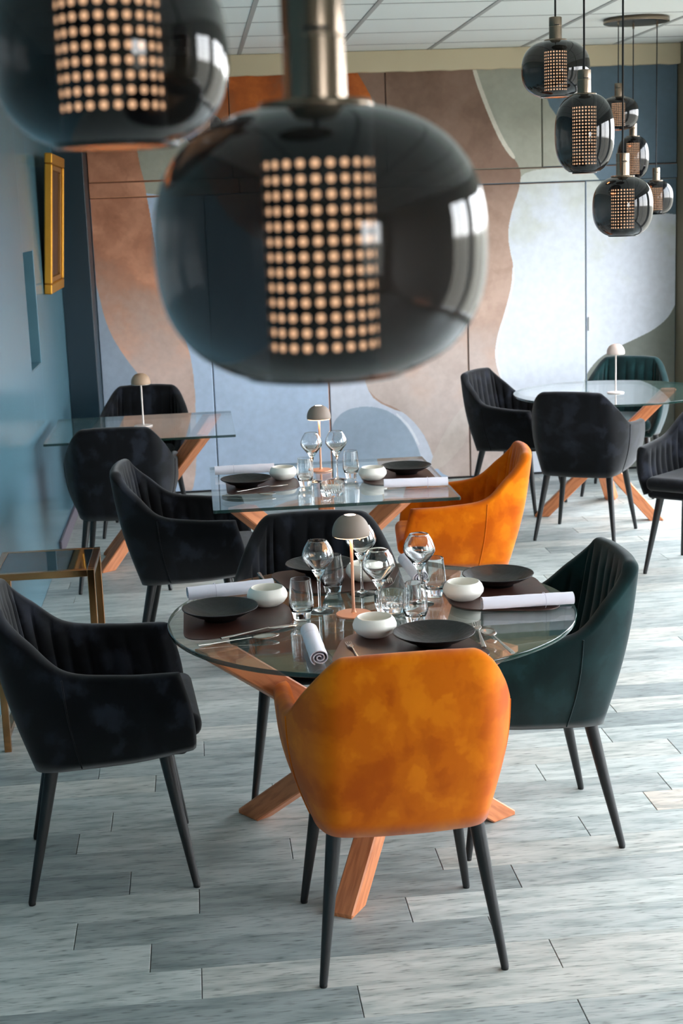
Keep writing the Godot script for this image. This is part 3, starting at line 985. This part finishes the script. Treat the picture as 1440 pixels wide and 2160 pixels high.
# ---------------------------------------------------------------- table ware
func ware() -> void:
	var b := MB.new()
	b.lathe([Vector2(0, 0.006), Vector2(0.036, 0.006), Vector2(0.038, 0.0), Vector2(0.043, 0.0), Vector2(0.046, 0.007), Vector2(0.07, 0.016), Vector2(0.098, 0.031), Vector2(0.1005, 0.0335), Vector2(0.1, 0.035), Vector2(0.096, 0.0345), Vector2(0.07, 0.0205), Vector2(0.045, 0.0125), Vector2(0.02, 0.0105), Vector2(0, 0.0103)], 64)
	M.plate = b.mesh()
	b = MB.new()
	b.lathe([Vector2(0, 0.002), Vector2(0.024, 0.002), Vector2(0.026, 0), Vector2(0.032, 0.001), Vector2(0.046, 0.010), Vector2(0.0545, 0.022), Vector2(0.0555, 0.030), Vector2(0.051, 0.042), Vector2(0.0445, 0.0495), Vector2(0.0425, 0.0505), Vector2(0.0415, 0.049), Vector2(0.0445, 0.040), Vector2(0.0485, 0.030), Vector2(0.046, 0.020), Vector2(0.034, 0.010), Vector2(0.015, 0.0065), Vector2(0, 0.006)], 56)
	M.bowl = b.mesh()
	# stem glass: foot, stem, bowl
	b = MB.new()
	b.lathe([Vector2(0, 0.0), Vector2(0.036, 0.0), Vector2(0.0365, 0.0015), Vector2(0.02, 0.004), Vector2(0.006, 0.008), Vector2(0.0035, 0.0139), Vector2(0, 0.0139)], 48)
	M.stem_foot = b.mesh()
	b = MB.new()
	b.lathe([Vector2(0, 0.014), Vector2(0.0035, 0.014), Vector2(0.0032, 0.05), Vector2(0.0035, 0.074), Vector2(0.005, 0.0859), Vector2(0, 0.0859)], 24)
	M.stem = b.mesh()
	b = MB.new()
	b.lathe([Vector2(0, 0.086), Vector2(0.005, 0.086), Vector2(0.0075, 0.095), Vector2(0.0145, 0.108), Vector2(0.0265, 0.124), Vector2(0.0385, 0.139), Vector2(0.0425, 0.147), Vector2(0.0428, 0.155), Vector2(0.0405, 0.166), Vector2(0.0355, 0.178), Vector2(0.0285, 0.189), Vector2(0.0252, 0.1945), Vector2(0.0247, 0.1948), Vector2(0.0243, 0.1942), Vector2(0.0277, 0.188), Vector2(0.0345, 0.1775), Vector2(0.0394, 0.166), Vector2(0.0416, 0.155), Vector2(0.0412, 0.148), Vector2(0.036, 0.139), Vector2(0.022, 0.124), Vector2(0.010, 0.1125), Vector2(0.0, 0.109)], 48)
	M.goblet = b.mesh()
	b = MB.new()
	b.lathe([Vector2(0, 0.0), Vector2(0.0205, 0.0), Vector2(0.022, 0.002), Vector2(0.0235, 0.012), Vector2(0.0285, 0.026), Vector2(0.0322, 0.036), Vector2(0.0328, 0.044), Vector2(0.031, 0.07), Vector2(0.0268, 0.108), Vector2(0.0264, 0.1093), Vector2(0.0258, 0.1085), Vector2(0.03, 0.07), Vector2(0.0316, 0.045), Vector2(0.030, 0.036), Vector2(0.0245, 0.026), Vector2(0.016, 0.022), Vector2(0.0, 0.021)], 48)
	M.tumbler = b.mesh()
	# pressed glass dish with radial ribs inside
	b = MB.new()
	var rows := []
	var prof := [Vector2(0, 0), Vector2(0.036, 0), Vector2(0.04, 0.002), Vector2(0.0465, 0.024), Vector2(0.047, 0.05), Vector2(0.0462, 0.0512), Vector2(0.0445, 0.05), Vector2(0.043, 0.03), Vector2(0.037, 0.021), Vector2(0.028, 0.017), Vector2(0.018, 0.0145), Vector2(0.006, 0.013), Vector2(0, 0.013)]
	for k in 128:
		var a := TAU * k / 128
		var row := PackedVector3Array()
		for j in prof.size():
			var q: Vector2 = prof[j]
			var up := 0.003 * sin(a * 24.0) * clampf(q.x / 0.037, 0, 1) if j >= 8 and j < 11 else 0.0
			row.append(Vector3(q.x * cos(a), q.y + up, q.x * sin(a)))
		rows.append(row)
	b.grid(rows, true, false)
	M.dish = b.mesh()
	# rolled napkin: a spiral of cloth
	b = MB.new()
	var outl := []
	var inl := []
	var turns := 2.6
	var nk := 72
	for k in nk + 1:
		var f := float(k) / nk
		var a: float = f * turns * TAU + 0.4
		var r := lerpf(0.0045, 0.0232, f)
		var w := 0.0023
		outl.append(Vector2(r * cos(a), r * sin(a)))
		inl.append(Vector2((r - w) * cos(a), (r - w) * sin(a)))
	var loop := outl.duplicate()
	inl.reverse()
	loop.append_array(inl)
	inl.reverse()
	var rws := []
	for s in 13:
		var zz := lerpf(-0.122, 0.122, s / 12.0)
		var sq := 1.0 + 0.025 * sin(s * 1.9) - (0.02 if s == 3 or s == 9 else 0.0)
		var row := PackedVector3Array()
		for q in loop:
			row.append(Vector3(q.x * sq * 1.06, q.y * 0.86 * (2.0 - sq) + 0.0203, zz))
		rws.append(row)
	rws.reverse()
	b.grid(rws, false, true)
	for e in [-1, 1]:
		var r2 := []
		for k in nk + 1:
			r2.append(PackedVector3Array([Vector3(outl[k].x * 1.06, outl[k].y * 0.86 + 0.0203, e * 0.122), Vector3(inl[k].x * 1.06, inl[k].y * 0.86 + 0.0203, e * 0.122)]))
		if e > 0:
			r2.reverse()
		b.grid(r2)
	M.napkin = b.mesh()
	b = MB.new()
	var hem := []
	for s in [-0.0455, -0.0435]:
		var row := PackedVector3Array()
		for k in 41:
			var a := TAU * k / 40
			row.append(Vector3(0.0233 * cos(a) * 1.07, 0.0234 * sin(a) * 0.87 + 0.0205, s))
		hem.append(row)
	b.grid(hem)
	M.napkin_hem = b.mesh()
	# cutlery, lying along z, handle towards +z
	b = MB.new()
	var pth := []
	var rad := []
	for k in 10:
		var f := k / 9.0
		pth.append(Vector3(0, 0.0035 + 0.006 * pow(1 - f, 2) + 0.001 * sin(PI * f), lerpf(-0.03, 0.105, f)))
		rad.append(lerpf(0.0026, 0.0062, smoothstep(0.1, 1.0, f)))
	b.tube(pth, rad, 10, true, 0.42)
	M.handle = b.mesh()
	b = MB.new()
	for k in 4:
		var px := -0.009 + 0.006 * k
		b.tube([Vector3(px * 0.85, 0.0080, -0.058), Vector3(px, 0.0045, -0.078), Vector3(px, 0.007, -0.102)], [0.0021, 0.0019, 0.0011], 6, true, 0.7)
	b.tube([Vector3(0, 0.0092, -0.026), Vector3(0, 0.0085, -0.038), Vector3(0, 0.0062, -0.050), Vector3(0, 0.0066, -0.062)], [0.003, 0.0062, 0.0105, 0.0112], 12, true, 0.22)
	M.fork_head = b.mesh()
	b = MB.new()
	var bowl := []
	for i in 25:
		var a := TAU * i / 24
		var row := PackedVector3Array()
		for j in 6:
			var r := j / 5.0
			row.append(Vector3(0.019 * r * cos(a) * (1.0 - 0.18 * sin(a)), 0.0015 + 0.0085 * r * r, -0.066 + 0.036 * r * sin(a)))
		for j in range(4, -1, -1):
			var r := j / 5.0
			row.append(Vector3(0.0185 * r * cos(a) * (1.0 - 0.18 * sin(a)), 0.0032 + 0.0085 * r * r, -0.066 + 0.0355 * r * sin(a)))
		bowl.append(row)
	bowl.reverse()
	b.grid(bowl)
	M.spoon_bowl = b.mesh()
	b = MB.new()
	b.tube([Vector3(0, 0.008, -0.028), Vector3(0.001, 0.006, -0.045), Vector3(0.002, 0.005, -0.075), Vector3(0.0, 0.004, -0.1), Vector3(-0.003, 0.003, -0.118)], [0.004, 0.0088, 0.0098, 0.008, 0.002], 10, true, 0.16)
	M.blade = b.mesh()
	# leather mat: rounded trapezoid, wide side outwards (+z)
	var outline := []
	var corners := [Vector2(0.205, 0.135), Vector2(-0.205, 0.135), Vector2(-0.135, -0.15), Vector2(0.135, -0.15)]
	for k in 4:
		var p: Vector2 = corners[k]
		var a: Vector2 = (corners[(k + 3) % 4] - p).normalized()
		var c: Vector2 = (corners[(k + 1) % 4] - p).normalized()
		var rr := 0.085
		for s in 9:
			var f := s / 8.0
			var p0 := p + a * rr
			var p2 := p + c * rr
			outline.append(p0.lerp(p, f).lerp(p.lerp(p2, f), f))
	b = MB.new()
	var hi := []
	var lo := []
	for q in outline:
		hi.append(Vector3(q.x, 0.0025, q.y))
		lo.append(Vector3(q.x, 0, q.y))
	b.fan(Vector3(0, 0.0025, 0), hi, true)
	b.fan(Vector3.ZERO, lo, false)
	var sd := []
	for k in hi.size():
		sd.append(PackedVector3Array([lo[k], hi[k]]))
	b.grid(sd, true, false)
	M.mat_shape = b.mesh()

func cutlery(kind: String, label: String, at: Vector3, towards: Vector3, scale := 1.0) -> void:
	var d := towards - at
	var o := thing(kind, label, kind, (at + towards) / 2, atan2(d.x, d.z), "cutlery on the laid tables")
	o.scale = Vector3.ONE * scale
	part("handle", M.handle, M.steel, o)
	part({"fork": "tines", "spoon": "spoon_bowl", "knife": "blade"}[kind], {"fork": M.fork_head, "spoon": M.spoon_bowl, "knife": M.blade}[kind], M.steel, o)

# one place: positions of mat, plate, bowl, stem glass, tumbler; napkin as centre and turn
func place(where: String, q: Dictionary) -> void:
	var y := TOP + 0.0005
	single("placemat", M.mat_shape, M.leather, "dark brown leather placemat " + where, "placemat", Vector3(q.mat.x, y, q.mat.y), q.turn, "leather placemats")
	var ym := y + 0.0025
	single("coupe_plate", M.plate, M.stoneware_black, "matte black stoneware plate " + where, "plate", Vector3(q.plate.x, ym, q.plate.y), 0.0, "black plates")
	single("bowl", M.bowl, M.porcelain, "squat white porcelain bowl " + where, "bowl", Vector3(q.bowl.x, ym, q.bowl.y), 0.0, "white bowls")
	var g := thing("wine_glass", "stemmed wine glass with flared bowl " + where, "wine glass", Vector3(q.wine.x, y, q.wine.y), 0.0, "wine glasses")
	part("foot", M.stem_foot, M.clear_glass, g)
	part("stem", M.stem, M.thick_glass, g)
	part("glass_bowl", M.goblet, M.clear_glass, g)
	single("tumbler", M.tumbler, M.clear_glass, "clear water tumbler with narrow base " + where, "tumbler", Vector3(q.tumbler.x, y, q.tumbler.y), 0.0, "water tumblers")
	if q.has("napkin"):
		var n := thing("napkin", "white linen napkin rolled up " + where, "napkin", Vector3(q.napkin.x, y, q.napkin.y), q.nturn, "rolled napkins")
		part("cloth_roll", M.napkin, M.linen, n)
		part("hem", M.napkin_hem, M.hem, n)

func table_lamp(label: String, at: Vector3, lit: bool, stand: Material, shade: Material) -> void:
	var o := thing("table_lamp", label, "table lamp", at, 0.0, "small mushroom table lamps")
	if not M.has("tl_base"):
		var b := MB.new()
		b.lathe([Vector2(0, 0), Vector2(0.0455, 0), Vector2(0.047, 0.001), Vector2(0.047, 0.004), Vector2(0.0455, 0.0052), Vector2(0.009, 0.006), Vector2(0.006, 0.009), Vector2(0.0042, 0.016), Vector2(0, 0.016)], 56)
		M.tl_base = b.mesh()
		b = MB.new()
		b.tube([Vector3(0, 0.012, 0), Vector3(0, 0.222, 0)], [0.0042, 0.0042], 16)
		M.tl_pole = b.mesh()
		b = MB.new()
		var pr := [Vector2(0.0470, 0.2165), Vector2(0.0490, 0.2160), Vector2(0.0492, 0.222)]
		for k in range(1, 12):
			var a := PI / 2 * k / 12.0
			pr.append(Vector2(0.0492 * cos(a * 0.88), 0.222 + 0.0485 * sin(a * 0.98)))
		pr.append(Vector2(0.0175, 0.2705))
		pr.append(Vector2(0.0165, 0.2705))
		pr.append(Vector2(0.016, 0.2685))
		for k in range(11, -1, -1):
			var a := PI / 2 * k / 12.0
			pr.append(Vector2(0.0472 * cos(a * 0.88), 0.2215 + 0.0462 * sin(a * 0.98)))
		b.lathe(pr, 56)
		M.tl_shade = b.mesh()
		b = MB.new()
		b.lathe([Vector2(0.0168, 0.2682), Vector2(0.012, 0.2702), Vector2(0, 0.2708)], 40)
		M.tl_cap = b.mesh()
		b = MB.new()
		b.lathe([Vector2(0, 0.2138), Vector2(0.0455, 0.2138), Vector2(0.0468, 0.2148), Vector2(0.0468, 0.2175), Vector2(0, 0.2175)], 40)
		M.tl_disc = b.mesh()
	part("base", M.tl_base, stand, o)
	part("pole", M.tl_pole, stand, o)
	part("lamp_shade", M.tl_shade, shade, o)
	part("top_cap", M.tl_cap, M.led_glow if lit else shade, o)
	part("diffuser", M.tl_disc, M.led_under if lit else M.off_white, o)
	if lit:
		var l := OmniLight3D.new()
		l.name = "lamp_light"
		l.light_color = Color8(255, 206, 160)
		l.light_energy = 0.012
		l.light_size = 0.02
		l.omni_range = 12.0
		l.omni_attenuation = 2.0
		l.shadow_enabled = true
		l.position = Vector3(0, 0.2138 - 0.006, 0.008)
		o.add_child(l)

func laid() -> void:
	var R := "on the round table before the "
	place(R + "orange armchair", {"mat": Vector2(0.468, -3.425), "turn": 0.0, "plate": Vector2(0.537, -3.424), "bowl": Vector2(0.405, -3.533), "wine": Vector2(0.434, -3.655), "tumbler": Vector2(0.522, -3.624), "napkin": Vector2(0.246, -3.44), "nturn": 0.02})
	place(R + "green armchair", {"mat": Vector2(0.790, -3.862), "turn": PI / 2, "plate": Vector2(0.805, -3.953), "bowl": Vector2(0.683, -3.825), "wine": Vector2(0.563, -3.809), "tumbler": Vector2(0.613, -3.883), "napkin": Vector2(0.832, -3.70), "nturn": -PI / 2})
	place(R + "side table chair", {"mat": Vector2(0.062, -3.785), "turn": -PI / 2, "plate": Vector2(0.025, -3.776), "bowl": Vector2(0.155, -3.891), "wine": Vector2(0.290, -3.80), "tumbler": Vector2(0.237, -3.736), "napkin": Vector2(0.058, -4.022), "nturn": PI / 2 + 0.17})
	place(R + "chair between laid tables", {"mat": Vector2(0.372, -4.135), "turn": PI, "plate": Vector2(0.325, -4.205), "bowl": Vector2(0.447, -4.102), "wine": Vector2(0.423, -3.965), "tumbler": Vector2(0.343, -3.99), "napkin": Vector2(0.592, -4.135), "nturn": 0.04})
	var S := "on the square table before the "
	place(S + "charcoal armchair", {"mat": Vector2(0.222, -5.72), "turn": -PI / 2, "plate": Vector2(0.166, -5.683), "bowl": Vector2(0.318, -5.806), "wine": Vector2(0.430, -5.728), "tumbler": Vector2(0.394, -5.645), "napkin": Vector2(0.170, -5.99), "nturn": PI / 2})
	place(S + "orange armchair", {"mat": Vector2(0.775, -5.71), "turn": PI / 2, "plate": Vector2(0.812, -5.785), "bowl": Vector2(0.664, -5.689), "wine": Vector2(0.529, -5.741), "tumbler": Vector2(0.587, -5.766), "napkin": Vector2(0.804, -5.478), "nturn": -PI / 2 - 0.1})
	var y := TOP + 0.0005
	for q in [[0.479, -3.762, "round"], [0.479, -5.42, "square"]]:
		single("glass_dish", M.dish, M.clear_glass, "ribbed pressed glass dish in the middle of the laid %s table" % q[2], "dish", Vector3(q[0], y, q[1]), 0.0, "pressed glass dishes")
	var ym := y + 0.0025
	cutlery("knife", "steel knife on the round table beside the mat near the brass side table", Vector3(0.215, y, -3.675), Vector3(0.020, y, -3.590))
	cutlery("spoon", "steel spoon on the round table beside the plate next to the brass table", Vector3(0.165, y, -3.575), Vector3(-0.03, y, -3.545))
	cutlery("fork", "steel fork at the plate before the orange armchair on the round table", Vector3(0.668, ym, -3.575), Vector3(0.648, ym, -3.36))
	cutlery("spoon", "steel spoon on the round table beside the orange armchair's plate", Vector3(0.680, y, -3.50), Vector3(0.705, y, -3.33))
	cutlery("fork", "small steel fork on the leather mat beside the bowl before the orange armchair", Vector3(0.331, ym, -3.478), Vector3(0.345, ym, -3.325), 0.75)
	cutlery("fork", "steel fork by the bowl before the armchair between both laid tables", Vector3(0.508, ym, -4.03), Vector3(0.522, ym, -4.22))
	cutlery("spoon", "steel spoon by the mat before the armchair between both laid tables", Vector3(0.170, y, -4.06), Vector3(0.150, y, -4.24))
	cutlery("knife", "steel knife on the mat before the charcoal armchair, square table", Vector3(0.315, ym, -5.655), Vector3(0.125, ym, -5.57))
	cutlery("spoon", "steel spoon before the charcoal armchair on the square table", Vector3(0.265, y, -5.475), Vector3(0.075, y, -5.51))
	table_lamp("lit mushroom lamp in the middle of the laid round table", Vector3(0.375, y, -3.746), true, M.rose_metal, M.taupe_shade)
	table_lamp("lit mushroom lamp on the laid square table", Vector3(0.483, y, -5.967), true, M.rose_metal, M.taupe_shade)
	table_lamp("unlit mushroom lamp on the bare square table", Vector3(-0.29, y, -7.562), false, M.pale_metal, M.sand_shade)
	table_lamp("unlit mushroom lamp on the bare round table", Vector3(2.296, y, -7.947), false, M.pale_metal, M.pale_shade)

# ---------------------------------------------------------------- pendants
func pendant_meshes(kind: String, D: float, H: float, holes: int, lift := -0.006) -> void:
	var R := D / 2
	var b := MB.new()
	var pr := []
	var e := 2.55
	var top := 0.036
	for k in 41:
		var a := lerpf(-PI / 2, PI / 2, k / 40.0)
		var cr := signf(cos(a)) * pow(absf(cos(a)), 2.0 / e) * R
		var cy := signf(sin(a)) * pow(absf(sin(a)), 2.0 / e) * H / 2
		if (a < 0 and cr < 0.044) or (a > 0 and cr < top):
			continue
		pr.append(Vector2(cr, cy))
	b.lathe(pr, 96)
	M[kind + "_glass"] = b.mesh()
	b = MB.new()
	var yl: float = pr[0].y
	b.lathe([Vector2(0.0425, yl + 0.0008), Vector2(0.0415, yl - 0.0012), Vector2(0.044, yl - 0.0022), Vector2(pr[0].x + 0.001, yl - 0.0008), Vector2(pr[0].x, yl + 0.001)], 64)
	M[kind + "_lip"] = b.mesh()
	# perforated tube
	var rt := 0.0372
	var cols := 24
	var p := TAU * rt / cols
	var y1 := H / 2 - 0.004
	var y0 := -H / 2 + 0.004
	var hh := holes * p
	var ym := (y1 + y0) / 2 + lift
	var ht := ym + hh / 2
	var hb := ym - hh / 2
	b = MB.new()
	for q in [[hb, y0], [y1, ht]]:
		b.lathe([Vector2(rt, minf(q[0], q[1])), Vector2(rt, maxf(q[0], q[1]))], 96)
	var seg := 16
	for r in holes:
		for c in cols:
			var cy: float = hb + (r + 0.5) * p
			var ca: float = TAU * (c + 0.5) / cols
			var rows := []
			for k in seg + 1:
				var f := TAU * k / seg
				var sc := (p / 2) / maxf(absf(cos(f)), absf(sin(f)))
				var row := PackedVector3Array()
				for w in [sc, p * 0.275]:
					var aa: float = ca + cos(f) * w / rt
					row.append(Vector3(rt * cos(aa), cy + sin(f) * w, rt * sin(aa)))
				rows.append(row)
			b.grid(rows)
	M[kind + "_tube"] = b.mesh()
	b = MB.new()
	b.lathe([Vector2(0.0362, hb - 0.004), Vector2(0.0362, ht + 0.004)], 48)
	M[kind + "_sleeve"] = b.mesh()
	b = MB.new()
	b.lathe([Vector2(0, hb + 0.004), Vector2(0.012, hb + 0.008), Vector2(0.016, hb + 0.02), Vector2(0.012, hb + 0.034), Vector2(0, hb + 0.04)], 24)
	M[kind + "_bulb"] = b.mesh()
	M[kind + "_bulb_y"] = hb + 0.022
	# collar and socket
	b = MB.new()
	var yt: float = pr[-1].y
	b.lathe([Vector2(top - 0.006, yt - 0.003), Vector2(top + 0.0005, yt - 0.002), Vector2(top + 0.0015, yt + 0.002), Vector2(top + 0.0005, yt + 0.005), Vector2(0.021, yt + 0.0055)], 64)
	M[kind + "_collar"] = b.mesh()
	b = MB.new()
	var hs := 0.074
	b.lathe([Vector2(0.0205, yt + 0.0045), Vector2(0.0205, yt + 0.044), Vector2(0.0198, yt + 0.0446), Vector2(0.0198, yt + 0.0462), Vector2(0.0205, yt + 0.0468), Vector2(0.0205, yt + hs - 0.0015), Vector2(0.019, yt + hs), Vector2(0, yt + hs)], 48)
	M[kind + "_socket"] = b.mesh()
	M[kind + "_top"] = yt + hs
	b = MB.new()
	var mk := []
	for k in 6:
		var a := lerpf(1.15, 1.95, k / 5.0)
		mk.append(PackedVector3Array([Vector3(0.0207 * cos(a), yt + 0.047, 0.0207 * sin(a)), Vector3(0.0207 * cos(a), yt + 0.050, 0.0207 * sin(a))]))
	b.grid(mk)
	M[kind + "_mark"] = b.mesh()

func pendant(kind: String, label: String, at: Vector3, canopy := Vector3.INF) -> void:
	var o := thing("pendant_lamp", label, "pendant lamp", at, 0.0, "smoked glass pendant lamps")
	part("glass_shade", M[kind + "_glass"], M.smoked_glass, o)
	part("glass_lip", M[kind + "_lip"], M.smoked_glass, o)
	part("perforated_tube", M[kind + "_tube"], M.tube_black, o)
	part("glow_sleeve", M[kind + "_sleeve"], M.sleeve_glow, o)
	part("bulb", M[kind + "_bulb"], M.bulb_glow, o)
	part("collar", M[kind + "_collar"], M.nickel, o)
	var so := part("socket", M[kind + "_socket"], M.nickel, o)
	part("print_mark", M[kind + "_mark"], M.tube_black, so)
	var b := MB.new()
	var end := Vector3(0, CEIL - 0.022 - at.y, 0)
	b.tube([Vector3(0, M[kind + "_top"] - 0.002, 0), end], [0.0032, 0.0032], 8)
	part("cord", b.mesh(), M.cord_black, o)
	b = MB.new()
	b.lathe([Vector2(0, end.y + 0.002), Vector2(0.006, end.y + 0.002), Vector2(0.006, end.y - 0.022), Vector2(0, end.y - 0.022)], 12)
	part("cord_grip", b.mesh(), M.nickel, o)
	var l := OmniLight3D.new()
	l.name = "bulb_light"
	l.light_color = Color8(255, 190, 130)
	l.light_energy = 0.02
	l.light_size = 0.012
	l.omni_range = 15.0
	l.omni_attenuation = 2.0
	l.shadow_enabled = true
	l.position = Vector3(0, M[kind + "_bulb_y"], 0)
	o.add_child(l)

func canopy(label: String, at: Vector2) -> void:
	var b := MB.new()
	b.lathe([Vector2(0, -0.024), Vector2(0.165, -0.024), Vector2(0.178, -0.022), Vector2(0.18, -0.019), Vector2(0.18, 0.0), Vector2(0, 0.0)], 72)
	single("ceiling_canopy", b.mesh(), M.nickel, label, "ceiling canopy", Vector3(at.x, CEIL - 0.0005, at.y), 0.0, "ceiling canopies")

func pendants() -> void:
	pendant_meshes("wide", 0.22, 0.182, 13)
	pendant_meshes("tall", 0.18, 0.243, 18)
	pendant_meshes("round", 0.19, 0.192, 13)
	pendant_meshes("small", 0.165, 0.137, 10, 0.006)
	pendant("wide", "wide smoked glass pendant lamp, lower of the pair hung apart from the trios", Vector3(0.086, 1.777, -0.99))
	pendant("small", "small smoked glass pendant lamp, higher of the pair hung apart from the trios", Vector3(-0.048, 1.913, -1.081))
	canopy("round nickel ceiling canopy above the pair of pendants", Vector2(0.02, -1.09))
	var t := "of the trio hung mid room"
	pendant("wide", "wide smoked glass pendant lamp, topmost " + t, Vector3(1.204, 2.218, -4.857))
	pendant("tall", "tall smoked glass pendant lamp, midmost " + t, Vector3(1.213, 1.999, -4.539))
	pendant("round", "rounded smoked glass pendant lamp, lowest " + t, Vector3(1.373, 1.776, -4.676))
	canopy("round nickel ceiling canopy above the trio in the middle of the room", Vector2(1.26, -4.68))
	t = "of the trio over the bare round table"
	pendant("wide", "wide smoked glass pendant lamp, topmost " + t, Vector3(2.384, 2.262, -8.205))
	pendant("tall", "tall smoked glass pendant lamp, midmost " + t, Vector3(2.52, 2.028, -8.38))
	pendant("round", "rounded smoked glass pendant lamp, lowest " + t, Vector3(2.63, 1.80, -8.30))
	canopy("round nickel ceiling canopy above the bare round table", Vector2(2.51, -8.29))
	pendant("wide", "single smoked glass pendant lamp hanging behind the bare square table", Vector3(0.115, 2.27, -8.68))
	canopy("round nickel ceiling canopy above the single pendant by the blue wall", Vector2(0.03, -8.68))

# ---------------------------------------------------------------- picture on the blue wall
func picture() -> void:
	var o := thing("picture_frame", "gilt picture frame leaning out from the blue wall", "picture", Vector3(LEFT + 0.002, 1.41, -8.55))
	o.rotation.z = -0.075
	var hw := 0.40
	var h := 0.745
	var d := 0.042
	for q in [[-hw, hw, 0.0, 0.055], [-hw, hw, h - 0.055, h], [-hw, -hw + 0.055, 0.055, h - 0.055], [hw - 0.055, hw, 0.055, h - 0.055]]:
		var b := MB.new()
		b.rbox(Vector3(d, q[3] - q[2], q[1] - q[0]), 0.008, Vector3(d / 2, (q[2] + q[3]) / 2, (q[0] + q[1]) / 2))
		part("moulding", b.mesh(), M.gold_leaf, o)
	for q in [[-hw + 0.055, hw - 0.055, 0.055, 0.085], [-hw + 0.055, hw - 0.055, h - 0.085, h - 0.055], [-hw + 0.055, -hw + 0.085, 0.085, h - 0.085], [hw - 0.085, hw - 0.055, 0.085, h - 0.085]]:
		var b := MB.new()
		b.rbox(Vector3(0.02, q[3] - q[2], q[1] - q[0]), 0.004, Vector3(0.018, (q[2] + q[3]) / 2, (q[0] + q[1]) / 2), 1)
		part("slip", b.mesh(), M.frame_inner, o)
	var b := MB.new()
	b.box(Vector3(0.002, 0.06, -hw + 0.06), Vector3(0.012, h - 0.06, hw - 0.06))
	part("canvas", b.mesh(), M.leather, o)

func _ready() -> void:
	var cam := Camera3D.new()
	cam.name = "camera"
	var ca := CameraAttributesPhysical.new()
	ca.frustum_focal_length = 12.0 / tan(atan(1080.0 / 3111.46))
	ca.frustum_focus_distance = 4.1
	ca.frustum_near = 0.05
	ca.frustum_far = 100.0
	ca.exposure_aperture = 5.6
	cam.attributes = ca
	cam.rotation_order = EULER_ORDER_YXZ
	cam.rotation = Vector3(-0.2021, -0.0938, -0.0371)
	cam.position = Vector3(0, 1.80, 0)
	add_child(cam)
	cam.current = true
	var env := Environment.new()
	var sky := Sky.new()
	var sm := ProceduralSkyMaterial.new()
	sm.sky_top_color = Color8(222, 231, 242)
	sm.sky_horizon_color = Color8(244, 245, 244)
	sm.ground_horizon_color = Color8(176, 176, 166)
	sm.ground_bottom_color = Color8(160, 160, 152)
	sm.sky_energy_multiplier = 3.2
	sm.ground_energy_multiplier = 2.0
	sky.sky_material = sm
	env.background_mode = Environment.BG_SKY
	env.sky = sky
	env.tonemap_mode = Environment.TONE_MAPPER_LINEAR
	env.tonemap_exposure = 1.18
	env.sdfgi_enabled = true
	env.ssao_enabled = true
	env.ssil_enabled = true
	var we := WorldEnvironment.new()
	we.name = "environment"
	we.environment = env
	add_child(we)
	materials()
	room()
	tables()
	chairs()
	ware()
	laid()
	pendants()
	picture()
